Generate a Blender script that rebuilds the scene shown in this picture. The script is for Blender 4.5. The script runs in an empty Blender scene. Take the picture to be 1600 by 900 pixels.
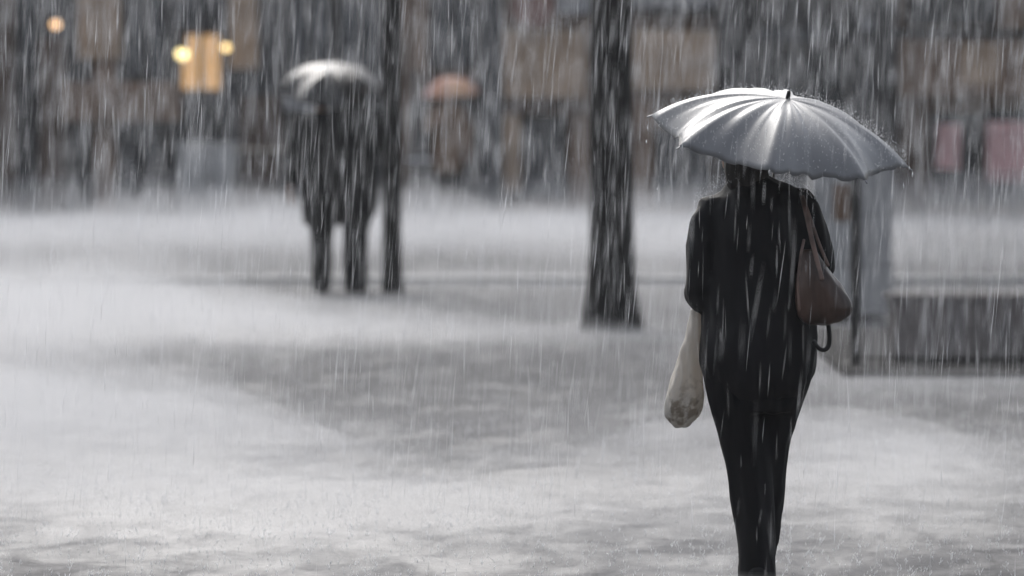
import bpy, bmesh, math, random
import numpy as np
from mathutils import Vector, Matrix, noise
R = math.radians
rnd = random.Random(7)
rng = np.random.default_rng(11)
S = bpy.context.scene
COL = S.collection

# ------------------------------------------------------------------ camera
CAMH, PITCH, F = 1.81, math.atan(331 / 8889.0), 8889.0
cam_d = bpy.data.cameras.new('camera'); cam = bpy.data.objects.new('camera', cam_d); COL.objects.link(cam)
cam.location = (0, 0, CAMH); cam.rotation_euler = (R(90) - PITCH, 0, 0)
cam_d.lens = 200; cam_d.sensor_width = 36; cam_d.clip_start = 0.5; cam_d.clip_end = 2000
cam_d.dof.use_dof = True; cam_d.dof.focus_distance = 20.2; cam_d.dof.aperture_fstop = 3.0
S.camera = cam
# ------------------------------------------------------------------ world, sun, exposure
SUN_EL, SUN_AZ = 44, -17            # high veiled sun beyond the scene, a little left
w = bpy.data.worlds.new('World'); S.world = w; w.use_nodes = True
nt = w.node_tree; nt.nodes.clear()
sky = nt.nodes.new('ShaderNodeTexSky'); sky.sky_type = 'NISHITA'; sky.sun_disc = False
sky.sun_elevation = R(SUN_EL); sky.sun_rotation = R(SUN_AZ); sky.dust_density = 4; sky.air_density = 1
hs = nt.nodes.new('ShaderNodeHueSaturation'); hs.inputs['Saturation'].default_value = 0.42
bg = nt.nodes.new('ShaderNodeBackground'); bg.inputs['Strength'].default_value = 0.15
wo = nt.nodes.new('ShaderNodeOutputWorld')
nt.links.new(sky.outputs[0], hs.inputs['Color']); nt.links.new(hs.outputs[0], bg.inputs[0]); nt.links.new(bg.outputs[0], wo.inputs[0])
sd = bpy.data.lights.new('sun', 'SUN'); sd.energy = 1.5; sd.angle = R(38); sd.color = (1, .99, .975)
sun = bpy.data.objects.new('sun', sd); COL.objects.link(sun)
_d = Vector((math.sin(R(SUN_AZ)) * math.cos(R(SUN_EL)), math.cos(R(SUN_AZ)) * math.cos(R(SUN_EL)), math.sin(R(SUN_EL))))
sun.rotation_euler = _d.to_track_quat('Z', 'Y').to_euler()
S.view_settings.view_transform = 'Standard'; S.view_settings.look = 'None'
S.view_settings.exposure = 0.34; S.view_settings.gamma = 1; S.view_settings.use_curve_mapping = False
S.render.engine = 'CYCLES'
cy = S.cycles
cy.use_denoising = True; cy.max_bounces = 8; cy.volume_bounces = 2; cy.diffuse_bounces = 3; cy.glossy_bounces = 3
cy.transmission_bounces = 4; cy.transparent_max_bounces = 16; cy.caustics_reflective = False; cy.caustics_refractive = False

# ------------------------------------------------------------------ pixel (1600x900) -> place
def at(px, py, Y):
    a = PITCH
    d = Vector(((px - 800), F * math.cos(a) + (450 - py) * math.sin(a), -F * math.sin(a) + (450 - py) * math.cos(a)))
    return Vector((0, 0, CAMH)) + d * (Y / d.y)
def ground(px, py):
    a = PITCH
    d = Vector(((px - 800), F * math.cos(a) + (450 - py) * math.sin(a), -F * math.sin(a) + (450 - py) * math.cos(a)))
    return Vector((0, 0, CAMH)) + d * (-CAMH / d.z)

# ------------------------------------------------------------------ materials
def mat(name, base, rough=.6, var=.25, scale=6, bump=.15, spec=.5, stretch=(1, 1, 1), col2=None, metal=0, emit=None, estr=0, trans=0, alpha=1, coat=0, dist=.01):
    m = bpy.data.materials.new(name); m.use_nodes = True
    n = m.node_tree.nodes; l = m.node_tree.links; p = n['Principled BSDF']
    tc = n.new('ShaderNodeTexCoord'); mp = n.new('ShaderNodeMapping'); mp.inputs['Scale'].default_value = stretch
    nz = n.new('ShaderNodeTexNoise'); nz.inputs['Scale'].default_value = scale; nz.inputs['Detail'].default_value = 6
    cr = n.new('ShaderNodeValToRGB')
    b2 = col2 or tuple(c * (1 - var) for c in base)
    b1 = tuple(min(1, c * (1 + var * .6)) for c in base) if not col2 else base
    cr.color_ramp.elements[0].color = (*b2, 1); cr.color_ramp.elements[1].color = (*b1, 1)
    cr.color_ramp.elements[0].position = .35; cr.color_ramp.elements[1].position = .65
    l.new(tc.outputs['Object'], mp.inputs[0]); l.new(mp.outputs[0], nz.inputs['Vector']); l.new(nz.outputs[0], cr.inputs[0]); l.new(cr.outputs[0], p.inputs['Base Color'])
    p.inputs['Roughness'].default_value = rough; p.inputs['Specular IOR Level'].default_value = spec; p.inputs['Metallic'].default_value = metal
    p.inputs['Transmission Weight'].default_value = trans; p.inputs['Alpha'].default_value = alpha; p.inputs['Coat Weight'].default_value = coat; p.inputs['Coat Roughness'].default_value = .22
    if bump:
        bp = n.new('ShaderNodeBump'); bp.inputs['Strength'].default_value = bump; bp.inputs['Distance'].default_value = dist
        l.new(nz.outputs[0], bp.inputs['Height']); l.new(bp.outputs[0], p.inputs['Normal'])
    if emit:
        p.inputs['Emission Color'].default_value = (*emit, 1); p.inputs['Emission Strength'].default_value = estr
    return m

M = {}
M['cloth'] = mat('black_wet_cloth', (.011, .011, .013), .6, .4, 9, .25, .25, (1, 1, .25), dist=.01)
M['trouser'] = mat('black_trouser_cloth', (.010, .010, .012), .75, .4, 10, .2, .22, (1, 1, .2))
M['dark_coat'] = mat('dark_coat_cloth', (.008, .008, .009), .7, .35, 8, .2, .3, (1, 1, .3))
M['brown_coat'] = mat('brown_coat_cloth', (.24, .16, .11), .7, .35, 8, .2, .3, (1, 1, .3))
M['skin'] = mat('skin', (.42, .27, .2), .5, .15, 12, .05)
M['hair'] = mat('dark_hair', (.02, .016, .014), .5, .4, 60, .3, .5, (1, 1, .1))
M['shoe'] = mat('black_shoe_leather', (.01, .01, .011), .6, .3, 20, .1, .25)
M['eye'] = mat('eye_white', (.6, .6, .58), .2, .05, 8, 0)
M['bag_leather'] = mat('brown_leather', (.15, .09, .068), .38, .55, 7, .3, .5, (1, 1, .3), col2=(.025, .017, .014))
M['strap'] = mat('tan_leather_strap', (.25, .17, .14), .4, .4, 14, .2)
M['black_plastic'] = mat('black_plastic', (.012, .012, .013), .35, .2, 20, .05)
M['plastic'] = mat('cream_plastic_film', (.78, .73, .66), .3, .12, 5, .4, .5, (6, 6, .8), dist=.02)
def bag_contents(m):      # the goods in the foot of the bag show through its film as grey, with dark smudges
    n = m.node_tree.nodes; l = m.node_tree.links; p = n['Principled BSDF']
    src = p.inputs['Base Color'].links[0].from_socket
    g = n.new('ShaderNodeNewGeometry'); sx = n.new('ShaderNodeSeparateXYZ'); l.new(g.outputs['Position'], sx.inputs[0])
    nz = n.new('ShaderNodeTexNoise'); nz.inputs['Scale'].default_value = 28; nz.inputs['Detail'].default_value = 4; l.new(g.outputs['Position'], nz.inputs['Vector'])
    ma = n.new('ShaderNodeMath'); ma.operation = 'MULTIPLY_ADD'; ma.inputs[1].default_value = .22; l.new(nz.outputs[0], ma.inputs[0]); l.new(sx.outputs['Z'], ma.inputs[2])
    mr = n.new('ShaderNodeMapRange'); mr.inputs[1].default_value = .84; mr.inputs[2].default_value = .72; l.new(ma.outputs[0], mr.inputs[0])
    cr = n.new('ShaderNodeValToRGB'); cr.color_ramp.elements[0].position = .40; cr.color_ramp.elements[0].color = (.07, .065, .06, 1); cr.color_ramp.elements[1].position = .5; cr.color_ramp.elements[1].color = (.5, .5, .49, 1)
    l.new(nz.outputs[0], cr.inputs[0])
    mx = n.new('ShaderNodeMix'); mx.data_type = 'RGBA'; l.new(mr.outputs[0], mx.inputs[0]); l.new(src, mx.inputs[6]); l.new(cr.outputs[0], mx.inputs[7]); l.new(mx.outputs[2], p.inputs['Base Color'])
bag_contents(M['plastic'])
M['steel'] = mat('brushed_steel', (.35, .35, .36), .3, .15, 30, .05, metal=1)
M['canopy_fabric'] = mat('silver_grey_nylon', (.25, .254, .262), .47, .14, 5, .2, .9, coat=.5)
M['dark_canopy'] = mat('dark_nylon', (.01, .01, .011), .33, .2, 5, .2, .5)
M['orange_canopy'] = mat('orange_pink_nylon', (.7, .42, .24), .5, .2, 2.2, .1, .3, col2=(.52, .25, .24))
M['bark'] = mat('dark_wet_bark', (.018, .017, .017), .75, .5, 5, .9, .3, (4, 4, .35), dist=.05)
M['leaf'] = mat('wet_leaf', (.05, .075, .03), .5, .4, 3, 0)

def link(name, me, m=None, parent=None, loc=None):
    o = bpy.data.objects.new(name, me); COL.objects.link(o)
    if m: me.materials.append(m)
    if parent: o.parent = parent
    if loc is not None: o.location = loc
    return o
def mesh_of(bm, name, smooth=False):
    bmesh.ops.recalc_face_normals(bm, faces=bm.faces)
    me = bpy.data.meshes.new(name); bm.to_mesh(me); bm.free()
    if smooth: me.shade_smooth()
    return me
def obj(name, bm, m, parent=None, loc=None, smooth=False):
    return link(name, mesh_of(bm, name, smooth), m, parent, loc)
def tag(o, label, cat, group=None):
    o['label'] = label; o['category'] = cat
    if group: o['group'] = group
    return o
def struct(o, kind='structure'):
    o['kind'] = kind; return o
def thing(name, label, cat, loc=(0, 0, 0), rz=0, group=None):
    o = bpy.data.objects.new(name, None); COL.objects.link(o); o.empty_display_size = .1
    o.location = loc; o.rotation_euler = (0, 0, rz)
    return tag(o, label, cat, group)
def box(bm, x0, x1, y0, y1, z0, z1, bev=0):
    r = bmesh.ops.create_cube(bm, size=1)
    for v in r['verts']:
        v.co = Vector(((x0 + x1) / 2 + v.co.x * (x1 - x0), (y0 + y1) / 2 + v.co.y * (y1 - y0), (z0 + z1) / 2 + v.co.z * (z1 - z0)))
    if bev:
        es = list({e for v in r['verts'] for e in v.link_edges})
        bmesh.ops.bevel(bm, geom=es, offset=bev, segments=2, affect='EDGES', profile=.6)
    return bm
def boxo(name, m, parent, x0, x1, y0, y1, z0, z1, bev=.01):
    bm = bmesh.new(); box(bm, x0, x1, y0, y1, z0, z1, bev); return obj(name, bm, m, parent)

def ring_loft(bm, rings, caps=True):
    vr = [[bm.verts.new(p) for p in ring] for ring in rings]
    n = len(vr[0])
    for a, b in zip(vr[:-1], vr[1:]):
        for i in range(n):
            bm.faces.new((a[i], a[(i + 1) % n], b[(i + 1) % n], b[i]))
    if caps:
        bm.faces.new(list(reversed(vr[0]))); bm.faces.new(vr[-1])
def tube(bm, pts, rad, seg=14, flat=1.0, up=Vector((0, 1, 0)), sub=3, cap=True):
    P = [Vector(p) for p in pts]
    if isinstance(rad, (int, float)): rad = [rad] * len(P)
    if sub > 1 and len(P) > 2:      # catmull-rom
        Q, RR = [], []
        for i in range(len(P) - 1):
            p0, p1, p2, p3 = P[max(i - 1, 0)], P[i], P[i + 1], P[min(i + 2, len(P) - 1)]
            for k in range(sub):
                t = k / sub
                Q.append(.5 * ((2 * p1) + (p2 - p0) * t + (2 * p0 - 5 * p1 + 4 * p2 - p3) * t * t + (3 * p1 - p0 - 3 * p2 + p3) * t ** 3))
                RR.append(rad[i] + (rad[i + 1] - rad[i]) * t)
        Q.append(P[-1]); RR.append(rad[-1]); P, rad = Q, RR
    rings = []
    T0 = None
    for i, p in enumerate(P):
        t = (P[min(i + 1, len(P) - 1)] - P[max(i - 1, 0)]).normalized()
        u = up - t * up.dot(t)
        if u.length < .05: u = Vector((1, 0, 0)) - t * t.x
        u.normalize(); v = t.cross(u)
        rings.append([p + u * (math.cos(a) * rad[i] * flat) + v * (math.sin(a) * rad[i]) for a in [2 * math.pi * k / seg for k in range(seg)]])
        if i == 0 and cap:
            rings.insert(0, [p - t * rad[0] * .6 + (q - p) * .55 for q in rings[0]])
        if i == len(P) - 1 and cap:
            rings.append([p + t * rad[-1] * .6 + (q - p) * .55 for q in rings[-1]])
    ring_loft(bm, rings)
def sect(bm, secs, seg=28):
    rings = []
    for (z, cx, cyy, rx, ry) in secs:
        rings.append([Vector((cx + rx * math.cos(a), cyy + ry * math.sin(a), z)) for a in [2 * math.pi * k / seg for k in range(seg)]])
    ring_loft(bm, rings)
def ball(bm, c, r, seg=16):
    res = bmesh.ops.create_uvsphere(bm, u_segments=seg, v_segments=seg // 2 + 2, radius=1)
    for v in res['verts']: v.co = Vector((c[0] + v.co.x * r[0], c[1] + v.co.y * r[1], c[2] + v.co.z * r[2]))
def remesh(name, bm, voxel, m, parent, folds=0, fs=(14, 14, 3.2), smooth_it=6, seed=0):
    me = mesh_of(bm, name); o = link(name, me, None)
    md = o.modifiers.new('r', 'REMESH'); md.mode = 'VOXEL'; md.voxel_size = voxel; md.use_smooth_shade = True
    sm = o.modifiers.new('s', 'SMOOTH'); sm.iterations = smooth_it; sm.factor = .5
    dg = bpy.context.evaluated_depsgraph_get(); ev = o.evaluated_get(dg)
    me2 = bpy.data.meshes.new_from_object(ev); bpy.data.objects.remove(o); bpy.data.meshes.remove(me)
    me2.name = name
    if folds:
        off = Vector((seed, seed * 1.7, 0))
        co = [v.co.copy() for v in me2.vertices]; no = [v.normal.copy() for v in me2.vertices]
        for v, c, nn in zip(me2.vertices, co, no):
            q = Vector((c.x * fs[0] + c.z * 2.0, c.y * fs[1], c.z * fs[2])) + off
            d = noise.noise(q) * 1.0 + .5 * noise.noise(q * 2.1) + .35 * (1 - abs(noise.noise(q * 1.3)) * 3)
            v.co = c + nn * (folds * d)
    me2.materials.clear(); o2 = link(name, me2, m, parent); me2.shade_smooth()
    return o2

# ================================================================== SETTING
def ground_mat():
    m = bpy.data.materials.new('wet_paving'); m.use_nodes = True
    n = m.node_tree.nodes; l = m.node_tree.links; p = n['Principled BSDF']
    geo = n.new('ShaderNodeNewGeometry')
    mp = n.new('ShaderNodeMapping'); mp.inputs['Scale'].default_value = (.35, .16, 1)
    nz = n.new('ShaderNodeTexNoise'); nz.inputs['Scale'].default_value = 1.0; nz.inputs['Detail'].default_value = 5
    cr = n.new('ShaderNodeValToRGB'); cr.color_ramp.elements[0].position = .38; cr.color_ramp.elements[1].position = .62
    cr.color_ramp.elements[0].color = (.045, .045, .048, 1); cr.color_ramp.elements[1].color = (.11, .11, .115, 1)
    l.new(geo.outputs['Position'], mp.inputs[0]); l.new(mp.outputs[0], nz.inputs['Vector']); l.new(nz.outputs[0], cr.inputs[0])
    br = n.new('ShaderNodeTexBrick'); br.inputs['Scale'].default_value = 1.0; br.inputs['Brick Width'].default_value = .6; br.inputs['Row Height'].default_value = .6
    br.inputs['Mortar Size'].default_value = .012; br.inputs['Color1'].default_value = (1, 1, 1, 1); br.inputs['Color2'].default_value = (.82, .82, .82, 1); br.inputs['Mortar'].default_value = (.4, .4, .4, 1)
    l.new(geo.outputs['Position'], br.inputs['Vector'])
    mx = n.new('ShaderNodeMix'); mx.data_type = 'RGBA'; mx.blend_type = 'MULTIPLY'; mx.inputs[0].default_value = .8
    l.new(cr.outputs[0], mx.inputs[6]); l.new(br.outputs[0], mx.inputs[7]); l.new(mx.outputs[2], p.inputs['Base Color'])
    n2 = n.new('ShaderNodeTexNoise'); n2.inputs['Scale'].default_value = 18; n2.inputs['Detail'].default_value = 8
    l.new(geo.outputs['Position'], n2.inputs['Vector'])
    bp = n.new('ShaderNodeBump'); bp.inputs['Strength'].default_value = .6; bp.inputs['Distance'].default_value = .02
    l.new(n2.outputs[0], bp.inputs['Height']); l.new(bp.outputs[0], p.inputs['Normal'])
    # standing water (attribute 'pool', a map of the puddles) is smooth, the drained stone is rough
    at_ = n.new('ShaderNodeAttribute'); at_.attribute_name = 'pool'
    n3 = n.new('ShaderNodeTexNoise'); n3.inputs['Scale'].default_value = 1.0; n3.inputs['Detail'].default_value = 10; n3.inputs['Roughness'].default_value = .68; n3.inputs['Distortion'].default_value = .6
    mp3 = n.new('ShaderNodeMapping'); mp3.inputs['Scale'].default_value = (3.2, 1.5, 1); l.new(geo.outputs['Position'], mp3.inputs[0]); l.new(mp3.outputs[0], n3.inputs['Vector'])
    ad = n.new('ShaderNodeMath'); ad.operation = 'MULTIPLY_ADD'; ad.inputs[1].default_value = 2.1; ad.inputs[2].default_value = -1.05
    l.new(n3.outputs[0], ad.inputs[0])
    a2 = n.new('ShaderNodeMath'); a2.operation = 'ADD'; a2.use_clamp = True; l.new(ad.outputs[0], a2.inputs[0]); l.new(at_.outputs['Fac'], a2.inputs[1])
    r2 = n.new('ShaderNodeMapRange'); r2.inputs['To Min'].default_value = .8; r2.inputs['To Max'].default_value = .3
    l.new(a2.outputs[0], r2.inputs[0]); l.new(r2.outputs[0], p.inputs['Roughness'])
    r3 = n.new('ShaderNodeMapRange'); r3.inputs['To Min'].default_value = .06; r3.inputs['To Max'].default_value = .6
    l.new(a2.outputs[0], r3.inputs[0]); l.new(r3.outputs[0], p.inputs['Specular IOR Level'])
    return m
M['ground'] = ground_mat()
M['kerb'] = mat('pale_kerb_stone', (.42, .42, .42), .4, .2, 4, .3)
M['platform'] = mat('dark_wet_slab', (.04, .039, .039), .9, .3, 3, .3, .08)
bm = bmesh.new()
POOL = [(500, 885, 700, 35, .5), (100, 497, 360, 36, 1.0), (560, 522, 260, 16, .45), (50, 740, 400, 70, .9), (620, 790, 420, 45, .75), (1400, 750, 240, 60, .7), (1000, 750, 240, 40, .4), (350, 830, 420, 35, .4), (1450, 830, 260, 35, .4)]
gx = [-900, -40] + list(np.linspace(-6, 6, 100)) + [40, 900]; gy = [-60, 5] + list(np.linspace(16, 50, 170)) + [80, 1500]
gv = [[bm.verts.new((x_, y_, 0)) for x_ in gx] for y_ in gy]; pool = []
for y_ in gy:
    for x_ in gx:
        v_ = 0
        if 15 < y_ < 51:
            ppx = 800 + x_ * F / y_; ppy = 450 + F * math.tan(math.atan(CAMH / y_) - PITCH)
            for (a_, b_, c_, d_, e_) in POOL: v_ += e_ * math.exp(-((ppx - a_) / c_) ** 2 - ((ppy - b_) / d_) ** 2)
        pool.append(min(v_, 1.0))
for i in range(len(gy) - 1):
    for j in range(len(gx) - 1): bm.faces.new((gv[i][j], gv[i][j + 1], gv[i + 1][j + 1], gv[i + 1][j]))
go = struct(obj('ground', bm, M['ground']))
ga = go.data.attributes.new('pool', 'FLOAT', 'POINT'); ga.data.foreach_set('value', pool)
# far pavement with its kerb
bm = bmesh.new(); box(bm, -60, 60, 49.75, 71.2, -.05, .06); struct(obj('pavement', bm, M['ground']))
bm = bmesh.new()
x = -60
while x < 60:
    box(bm, x + .006, x + .994, 49.5, 49.75, -.05, .065, .012); x += 1
struct(obj('kerb', bm, M['kerb']))

# ================================================================== FACADES
YF = 71.0
SF = F / YF
def fx(px): return (px - 800) / SF
def fz(py): return at(800, py, YF).z
M['slate'] = mat('slate_render', (.05, .054, .062), .6, .3, 2, .3)
M['charcoal'] = mat('charcoal_render', (.016, .016, .018), .6, .3, 2, .3)
M['beige'] = mat('beige_stone', (.46, .33, .23), .6, .25, 2.5, .3)
M['brown'] = mat('brown_panel', (.22, .14, .095), .6, .35, 2.5, .3, stretch=(3, 1, .6))
M['umber'] = mat('umber_timber', (.08, .048, .033), .6, .4, 2.5, .3, stretch=(6, 1, .4))
M['palegrey'] = mat('pale_grey_stone', (.26, .265, .28), .5, .2, 3, .2)
M['glass'] = mat('shop_glass', (.035, .04, .045), .12, .2, 2, .05, .7)
M['blueglass'] = mat('blue_grey_glass', (.06, .07, .085), .15, .3, 1.5, .05, .7)
M['pink'] = mat('pink_paper', (.72, .42, .42), .5, .12, 3, .02)
M['redsign'] = mat('dull_red_enamel', (.2, .08, .06), .4, .2, 5, .05)
M['litglass'] = mat('lit_window_glass', (.5, .35, .2), .3, .2, 3, 0, emit=(1.0, .58, .25), estr=.42)
M['bulb'] = mat('lamp_globe', (.8, .7, .5), .3, .05, 3, 0, emit=(1.0, .80, .34), estr=2.6)
M['bulb2'] = mat('amber_lamp_globe', (.8, .6, .4), .3, .05, 3, 0, emit=(1.0, .60, .30), estr=2.0)
M['bulb3'] = mat('small_lamp_globe', (.8, .6, .4), .3, .05, 3, 0, emit=(1.0, .72, .3), estr=2.4)
M['roof'] = mat('roof_slate', (.05, .05, .055), .5, .3, 3, .3)
ZB = .08
def building(label, x0, x1, wallmat, top=4.7):
    t = thing('shop_building', label, 'building', ((fx(x0) + fx(x1)) / 2, YF, .1))
    t['ox'] = (fx(x0) + fx(x1)) / 2
    B = {'t': t, 'ox': t['ox']}
    part(B, 'wall', wallmat, x0, x1, -60, 400, .35, 6, z0=-.05, z1=top)
    part(B, 'roof', M['roof'], x0, x1, 0, 0, .1, 6.1, z0=top, z1=top + .25)
    return B
def part(B, name, m, x0, x1, y0, y1, d0, d1, z0=None, z1=None, parent=None, bev=.015, label=None):
    """x0..x1, y0..y1 picture pixels at the facade plane, d0..d1 depth behind (negative: proud of) that plane"""
    za = fz(y1) if z0 is None else z0; zb = fz(y0) if z1 is None else z1
    bm = bmesh.new(); box(bm, fx(x0) - B['ox'], fx(x1) - B['ox'], d0, d1, za - .1, zb - .1, bev)
    o = obj(name, bm, m, parent or B['t'])
    if label: o['label'] = label
    return o
def window(B, x0, x1, y0, y1, glass=None, frame=None, bars=1, d=.3):
    glass = glass or M['glass']; frame = frame or M['charcoal']
    f = bmesh.new(); X0, X1, Z0, Z1 = fx(x0) - B['ox'], fx(x1) - B['ox'], fz(y1) - .1, fz(y0) - .1
    w_ = .05
    box(f, X0, X1, d - .05, d + .06, Z0, Z0 + w_); box(f, X0, X1, d - .05, d + .06, Z1 - w_, Z1)
    for k in range(bars + 2):
        xx = X0 + (X1 - X0 - w_) * k / (bars + 1)
        box(f, xx, xx + w_, d - .048, d + .058, Z0 + w_, Z1 - w_)
    wo_ = obj('window', f, frame, B['t'])
    g = bmesh.new(); box(g, X0 + .01, X1 - .01, d, d + .02, Z0 + .01, Z1 - .01); obj('pane', g, glass, wo_)
    return wo_
P0 = 348
# --- left shop with the lit window
B = building('dark slate shopfront with the glowing amber window and lamps', -160, 440, M['slate'])
part(B, 'pilaster', M['beige'], 122, 188, -60, 92, .0, .4)
part(B, 'pilaster', M['brown'], 146, 178, 92, P0, .1, .4)
part(B, 'pilaster', M['beige'], 358, 402, -60, 108, .0, .4)
part(B, 'pilaster', M['umber'], 60, 100, 60, P0, .1, .4)
part(B, 'pilaster', M['umber'], -40, 20, -60, P0, .1, .4)
part(B, 'lintel', M['brown'], 92, 280, 128, 190, -.02, .4)
part(B, 'lintel', M['umber'], 375, 440, 150, 235, .05, .4)
window(B, 190, 262, -40, 125, M['blueglass']); window(B, 20, 60, -40, 120, M['blueglass'], bars=0)
window(B, 100, 146, 195, 300, M['glass'], bars=0); window(B, 180, 255, 195, 300, M['blueglass'])
lw = window(B, 277, 348, 48, 146, M['litglass'], M['umber']); lw['label'] = 'window glowing amber'
window(B, 262, 345, 165, 250, M['glass'], bars=0)
part(B, 'stall_riser', M['slate'], 180, 440, 302, P0, .1, .4)
part(B, 'door', M['umber'], 378, 436, 238, P0, .2, .4)
# --- blue grey shop
B = building('blue grey glazed shopfront behind the couple', 440, 640, M['slate'])
for a, b in ((446, 520), (526, 600)): window(B, a, b, -40, 150, M['blueglass'])
part(B, 'fascia', M['palegrey'], 442, 600, 152, 172, -.05, .4)
window(B, 446, 520, 176, 300, M['glass'], bars=0); window(B, 526, 604, 176, 300, M['blueglass'], bars=0)
part(B, 'pilaster', M['brown'], 606, 638, -60, P0, .0, .4)
# --- narrow mixed shop
B = building('narrow brown timber shopfront behind the orange umbrella', 640, 785, M['umber'])
part(B, 'pilaster', M['brown'], 642, 668, -60, 110, .0, .4)
part(B, 'pilaster', M['slate'], 748, 784, -60, P0, .0, .4)
window(B, 668, 745, -40, 108, M['blueglass'], bars=1)
part(B, 'fascia', M['umber'], 642, 746, 110, 150, -.03, .4)
window(B, 644, 744, 155, 300, M['glass'], bars=1)
part(B, 'stall_riser', M['slate'], 642, 746, 302, P0, .05, .4)
# --- beige shop
B = building('beige stone shopfront behind the thick tree trunk', 785, 1120, M['brown'])
part(B, 'wall_panel', M['beige'], 787, 914, 48, 152, -.02, .4)
part(B, 'wall_panel', M['beige'], 988, 1118, 48, 140, -.02, .4)
part(B, 'cornice', M['palegrey'], 985, 1118, -14, 9, -.12, .4)
part(B, 'cornice', M['palegrey'], 870, 925, -14, 22, -.12, .4)
part(B, 'lintel', M['umber'], 787, 916, 156, 176, .0, .4)
part(B, 'pilaster', M['beige'], 787, 812, 178, 300, .05, .4)
part(B, 'pilaster', M['brown'], 890, 1020, 150, P0, .05, .4)
window(B, 816, 888, 180, 312, M['blueglass'], bars=0); window(B, 1022, 1112, 200, 320, M['blueglass'], bars=1)
part(B, 'lintel', M['charcoal'], 988, 1118, 11, 24, .0, .4)
bm = bmesh.new(); bmesh.ops.create_cone(bm, cap_ends=True, segments=32, radius1=.26, radius2=.26, depth=.06)
bmesh.ops.rotate(bm, verts=bm.verts, matrix=Matrix.Rotation(R(90), 3, 'X'))
sg = obj('hanging_sign', bm, M['redsign'], None, (fx(832), YF - .25, fz(12)))
tag(sg, 'round dull red sign at the top left of the thick tree trunk', 'sign')
# --- dark portal
B = building('charcoal dark building front directly above the silver umbrella', 1120, 1402, M['charcoal'])
part(B, 'pilaster', M['charcoal'], 1122, 1180, -60, P0, -.1, .4)
part(B, 'pilaster', M['charcoal'], 1330, 1400, -60, P0, -.1, .4)
window(B, 1186, 1326, 70, 330, M['glass'], bars=1)
part(B, 'lintel', M['slate'], 1182, 1328, 46, 66, -.02, .4)
part(B, 'vent', M['palegrey'], 1344, 1362, 30, 48, -.14, -.1)
part(B, 'plaque', M['slate'], 1342, 1357, 118, 160, -.14, -.1)
# --- right shop
B = building('brown stone front with the pink posters at the right edge', 1402, 1780, M['brown'])
part(B, 'wall_panel', M['brown'], 1404, 1780, 62, 150, -.03, .4)
part(B, 'wall_panel', M['beige'], 1500, 1560, 68, 132, -.06, .4)
part(B, 'ledge', M['charcoal'], 1404, 1780, 46, 58, -.15, .4)
part(B, 'pilaster', M['umber'], 1404, 1450, 152, P0, .0, .4)
window(B, 1455, 1535, 175, 320, M['glass'], bars=0, d=.25); window(B, 1540, 1700, 170, 320, M['glass'], bars=1, d=.25)
window(B, 1420, 1560, -50, 40, M['glass'], bars=1, d=.25)
for (a, b, c, d_, lb) in ((1466, 1503, 194, 266, 'small pink poster with slanted foot in the shop window'), (1544, 1640, 190, 286, 'large pink poster cut by the right edge of the photo')):
    bm = bmesh.new()
    X0, X1, Z0, Z1 = fx(a), fx(b), fz(d_), fz(c)
    fr = [Vector((X0 + (.01 if a < 1500 else 0), 0, Z1)), Vector((X1, 0, Z1)), Vector((X1 - .02, 0, Z0)), Vector((X0 - (.02 if a < 1500 else 0), 0, Z0 + .02))]
    v1 = [bm.verts.new(q + Vector((0, YF + .17, 0))) for q in fr]; v2 = [bm.verts.new(q + Vector((0, YF + .185, 0))) for q in fr]
    bm.faces.new(v1); bm.faces.new(v2[::-1])
    for i in range(4): bm.faces.new((v1[i], v2[i], v2[(i + 1) % 4], v1[(i + 1) % 4]))
    tag(obj('poster', bm, M['pink']), lb, 'poster', 'pink posters in the shop window')
# flank buildings seen from a step aside
building('plain slate building continuing the street beyond the left edge', -2300, -162, M['slate'])
building('plain brown building continuing the street beyond the right edge', 1782, 3900, M['umber'])
# unseen house row behind the camera, added to shade surfaces that face it
t = thing('shade_house', 'unseen tall dark row of houses added behind the camera to block light', 'building', (0, -24, 0))
bm = bmesh.new(); box(bm, -34, 34, 0, 8, -.05, 20); obj('wall', bm, M['slate'], t)
bm = bmesh.new(); box(bm, -34.4, 34.4, -.3, 8.4, 20, 20.8); obj('roof', bm, M['roof'], t)
for i in range(-7, 8):
    for k in range(5):
        bm = bmesh.new(); box(bm, i * 4.4 - .8, i * 4.4 + .8, 7.96, 8.06, 1.2 + k * 3.7, 3.4 + k * 3.7); obj('window', bm, M['glass'], t)
# wall lamps
def lamp(px, py, r, m, label):
    c = at(px, py, YF - .32)
    t = thing('wall_lamp', label, 'lamp', c, group='glowing lamps on the shopfronts')
    bm = bmesh.new(); ball(bm, (0, 0, 0), (r, r, r), 20); obj('globe', bm, m, t, smooth=True)
    bm = bmesh.new(); tube(bm, [(0, .32, .16), (0, .12, .17), (0, 0, .12), (0, 0, r * .8)], .012, 8); box(bm, -.04, .04, .31, .34, .08, .24); obj('bracket', bm, M['black_plastic'], t)
    bm = bmesh.new(); bmesh.ops.create_cone(bm, cap_ends=True, segments=20, radius1=r * .75, radius2=.015, depth=.05); bmesh.ops.translate(bm, verts=bm.verts, vec=(0, 0, r)); obj('cap', bm, M['black_plastic'], t)
lamp(285, 84, .075, M['bulb'], 'brightest yellow lamp at the left side of the amber window')
lamp(353, 74, .05, M['bulb3'], 'smaller amber lamp at the right side of the amber window')
lamp(87, 38, .055, M['bulb2'], 'peach orange lamp alone near the top left corner')

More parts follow.
